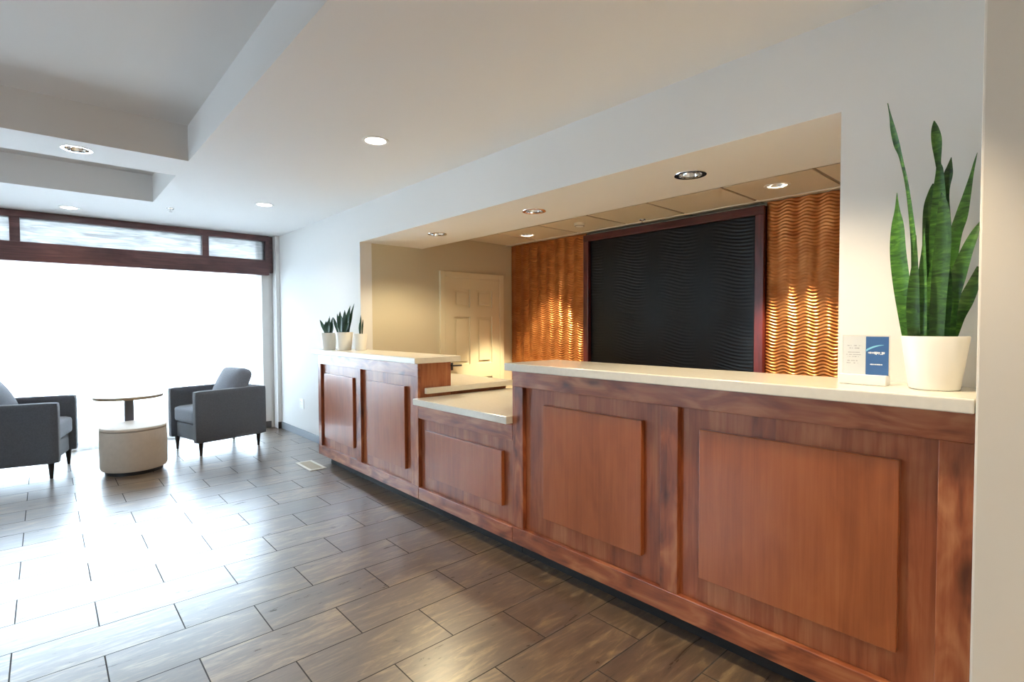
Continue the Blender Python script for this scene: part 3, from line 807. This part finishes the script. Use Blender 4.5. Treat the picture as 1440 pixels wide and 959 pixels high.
yt = cyf + .0261
def textbars(bm, xa, xb, zc, hgt, y, seed, dens=.8):
    rnd = random.Random(seed); x = xa
    while x < xb - .001:
        w = rnd.uniform(.0012, .0034); w = min(w, xb - x)
        hh = hgt * rnd.uniform(.6, 1.0)
        if rnd.random() < dens: box(bm, x, x + w, y - .0003, y, zc - hh / 2, zc + hh / 2)
        x += w + rnd.uniform(.0004, .0011)
bm = BM()
for i, (a, b_, zc, hg) in enumerate(((.020, .062, 1.226, .0032), (.026, .056, 1.2175, .0036), (.022, .058, 1.203, .0026), (.016, .060, 1.195, .0026), (.020, .054, 1.188, .0026), (.020, .050, 1.174, .0034), (.018, .056, 1.166, .0030))):
    textbars(bm, cx0 + a, cx0 + b_, zc, hg, yt, i)
obj('printed_text', bm, M['inkgrey'], c1)
yb_ = cyf + .0241
bm = BM(); textbars(bm, xm + .008, xm + .056, 1.203, .0072, yb_, 31, .95); textbars(bm, xm + .028, xm + .052, 1.198, .0030, yb_, 32)
obj('printed_heading', bm, M['inkwhite'], c2)
bm = BM(); textbars(bm, xm + .014, xm + .050, 1.1635, .0042, yb_, 33, .95)
obj('printed_line', bm, M['inkwhite'], c2)
bm = BM(); up, lo = [], []
for k in range(15):
    u = k / 14; xx = xm + .002 + .050 * u; zz = 1.212 + .018 * math.sin(u * PI * .5) ** .8
    th = .0052 * (1 - u) ** .7 + .0006
    for arr, q in ((up, zz + th * .3), (lo, zz - th)): arr.append((bm.verts.new((xx, yb_ - .0003, q)), bm.verts.new((xx, yb_, q))))
for k in range(14):
    bm.faces.new((lo[k][0], lo[k + 1][0], up[k + 1][0], up[k][0])); bm.faces.new((up[k][0], up[k + 1][0], up[k + 1][1], up[k][1])); bm.faces.new((lo[k][1], lo[k + 1][1], lo[k + 1][0], lo[k][0]))
obj('swoosh', bm, M['inkcyan'], c2)

# ------------------------------------------------------------------ outlets, floor register
def outlet(x, z, w, h, label, gangs):
    t = thing('wall_outlet', label, 'outlet', (x, YW, z))
    bm = BM(); box(bm, x - w / 2, x + w / 2, YW - .006, YW, z - h / 2, z + h / 2, bev=.002); obj('cover_plate', bm, M['whiteplastic'], t)
    for k in range(gangs):
        gx = x + (k - (gangs - 1) / 2) * .046
        for dz in (-.02, .02):
            bm = BM(); box(bm, gx - .014, gx + .014, YW - .0075, YW - .0055, z + dz - .014, z + dz + .014, bev=.001); f = obj('socket', bm, M['whiteplastic'], t)
            bm = BM()
            for sx in (-.005, .005): box(bm, gx + sx - .0012, gx + sx + .0012, YW - .0078, YW - .0074, z + dz - .004, z + dz + .006)
            obj('slot', bm, M['black'], f)
outlet(-6.205, .39, .125, .115, 'white double outlet low on the white wall beside the window column', 2)
outlet(-5.50, 1.13, .075, .115, 'white outlet on the wall behind the leftmost small plant', 1)
fv = thing('floor_vent', 'almond floor register in the tile in front of the desk end', 'floor vent', (-4.845, -.108, 0))
bm = BM()
box(bm, -5.03, -4.66, -.185, -.160, .0005, .006, bev=.002); box(bm, -5.03, -4.66, -.056, -.031, .0005, .006, bev=.002)
box(bm, -5.03, -5.0, -.160, -.056, .0005, .006); box(bm, -4.69, -4.66, -.160, -.056, .0005, .006)
obj('vent_frame', bm, M['vent'], fv)
bm = BM(); 
for k in range(22): 
    xx = -4.995 + k * .0140
    box(bm, xx, xx + .009, -.1595, -.0565, .001, .0045)
obj('grille', bm, M['ventslat'], fv)

# ------------------------------------------------------------------ armchairs
def armchair(loc, rz, label):
    W, D, AW, AH, ZB = .66, .72, .085, .655, .135
    t = thing('armchair', label, 'armchair', loc, rz, 'grey tub armchairs by the window')
    # local: front edge at y=0 facing -y, back at y=D
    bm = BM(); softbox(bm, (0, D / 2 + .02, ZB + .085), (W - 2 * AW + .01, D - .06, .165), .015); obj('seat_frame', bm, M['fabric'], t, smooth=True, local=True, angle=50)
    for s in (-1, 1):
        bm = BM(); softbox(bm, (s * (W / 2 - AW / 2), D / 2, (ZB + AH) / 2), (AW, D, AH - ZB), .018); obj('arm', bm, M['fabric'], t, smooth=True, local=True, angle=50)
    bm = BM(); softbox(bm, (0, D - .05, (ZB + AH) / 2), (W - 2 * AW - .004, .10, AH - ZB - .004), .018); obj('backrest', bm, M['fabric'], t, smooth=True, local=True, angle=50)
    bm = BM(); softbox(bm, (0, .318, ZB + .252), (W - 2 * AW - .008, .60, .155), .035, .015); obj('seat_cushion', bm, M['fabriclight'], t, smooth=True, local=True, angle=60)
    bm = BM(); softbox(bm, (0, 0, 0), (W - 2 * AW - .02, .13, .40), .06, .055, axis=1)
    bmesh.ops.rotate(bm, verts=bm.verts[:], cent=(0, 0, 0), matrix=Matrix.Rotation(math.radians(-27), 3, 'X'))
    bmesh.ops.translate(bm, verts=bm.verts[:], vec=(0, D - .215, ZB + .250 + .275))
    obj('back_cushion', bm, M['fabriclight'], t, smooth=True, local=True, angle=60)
    for sx in (-1, 1):
        for yy in (.065, D - .065):
            bm = BM(); taper(bm, sx * (W / 2 - .06), yy, 0, ZB + .006, .012, .024); obj('leg', bm, M['legwood'], t, smooth=True, local=True)
    return t
arm = armchair((-6.215, -.905, 0), math.atan2(.215, .977), 'grey tub armchair right of the ottoman, facing left')
b2 = dup(arm, (-6.205, -1.785, 0), PI - math.atan2(.234, .972), 'grey tub armchair at the left edge of the view, cut off by it')

# ottoman and round table
ot = thing('ottoman', 'low round taupe ottoman between the two armchairs', 'ottoman', (-5.80, -1.345, 0))
R_ = .252
bm = BM(); lathe(bm, [(0, .03), (R_ - .03, .03), (R_ - .008, .036), (R_, .055), (R_ + .002, .20), (R_, .372), (R_ - .004, .382), (0, .386)], 0, 0, 72); obj('body', bm, M['ottoman'], ot, smooth=True, local=True)
bm = BM(); lathe(bm, [(0, .3865), (R_ - .006, .384), (R_ - .001, .388), (R_ + .001, .398), (R_ - .006, .412), (R_ - .03, .420), (0, .424)], 0, 0, 72); obj('cushion_top', bm, M['ottoman'], ot, smooth=True, local=True)
bm = BM(); lathe(bm, [(0, .0), (R_ - .035, 0), (R_ - .035, .0305), (0, .0305)], 0, 0, 48); obj('plinth', bm, M['black'], ot, smooth=True, local=True)
tb = thing('side_table', 'round pale topped table on a dark column behind the ottoman', 'table', (-6.36, -1.325, 0))
bm = BM(); lathe(bm, [(0, .602), (.280, .602), (.285, .606), (.286, .618), (.284, .629), (.280, .631), (0, .631)], 0, 0, 64); obj('table_top', bm, M['lighttop'], tb, smooth=True, local=True)
bm = BM(); box(bm, -.038, .038, -.038, .038, .008, .600, bev=.004); lathe(bm, [(0, .594), (.10, .594), (.10, .602), (0, .602)], 0, 0, 24); obj('column', bm, M['darksteel'], tb, local=True)
bm = BM(); lathe(bm, [(0, 0), (.19, 0), (.192, .004), (.18, .009), (0, .012)], 0, 0, 48); obj('base', bm, M['darksteel'], tb, smooth=True, local=True)

# ------------------------------------------------------------------ light
w = bpy.data.worlds.new('daylight'); sc.world = w; w.use_nodes = True
bg = w.node_tree.nodes['Background']
bg.inputs['Color'].default_value = (.69, .84, 1.0, 1); bg.inputs['Strength'].default_value = 12.0
pd = bpy.data.lights.new('window_portal', 'AREA'); pd.shape = 'RECTANGLE'; pd.size = 4.1; pd.size_y = 2.4; pd.cycles.is_portal = True
po = bpy.data.objects.new('window_portal', pd); COL.objects.link(po); po.location = (-7.28, -1.93, 1.2); po.rotation_euler = (0, math.radians(-90), 0); 

pd2 = bpy.data.lights.new('window_portal_two', 'AREA'); pd2.shape = 'RECTANGLE'; pd2.size = OW[1] - OW[0]; pd2.size_y = OW[3] - OW[2]; pd2.cycles.is_portal = True
po2 = bpy.data.objects.new('window_portal_two', pd2); COL.objects.link(po2); po2.location = ((OW[0] + OW[1]) / 2, -5.16, (OW[2] + OW[3]) / 2); po2.rotation_euler = (math.radians(90), 0, 0)
# ------------------------------------------------------------------ camera
f_px = 732.238; yaw, pitch, roll = .839454127, .0297172169, -.00380648975
fw = Vector((-math.sin(yaw) * math.cos(pitch), math.cos(yaw) * math.cos(pitch), -math.sin(pitch)))
r0 = Vector((math.cos(yaw), math.sin(yaw), 0)); u0 = r0.cross(fw)
r1 = r0 * math.cos(roll) + u0 * math.sin(roll); u1 = -r0 * math.sin(roll) + u0 * math.cos(roll)
cd = bpy.data.cameras.new('camera'); cd.sensor_width = 36; cd.sensor_fit = 'HORIZONTAL'; cd.lens = f_px / 1440 * 36
cd.clip_start = .05
cam = bpy.data.objects.new('camera', cd); COL.objects.link(cam)
mt = Matrix((r1, u1, -fw)).transposed().to_4x4(); mt.translation = Vector((0, -1.928, 1.30))
cam.matrix_world = mt
sc.camera = cam
sc.view_settings.view_transform = 'Standard'; sc.view_settings.look = 'None'
sc.view_settings.gamma = 1; sc.view_settings.use_curve_mapping = False
sc.view_settings.exposure = 1.22
sc.cycles.use_denoising = True
sc.cycles.max_bounces = 10; sc.cycles.diffuse_bounces = 6; sc.cycles.transparent_max_bounces = 12
sc.cycles.sample_clamp_indirect = 6
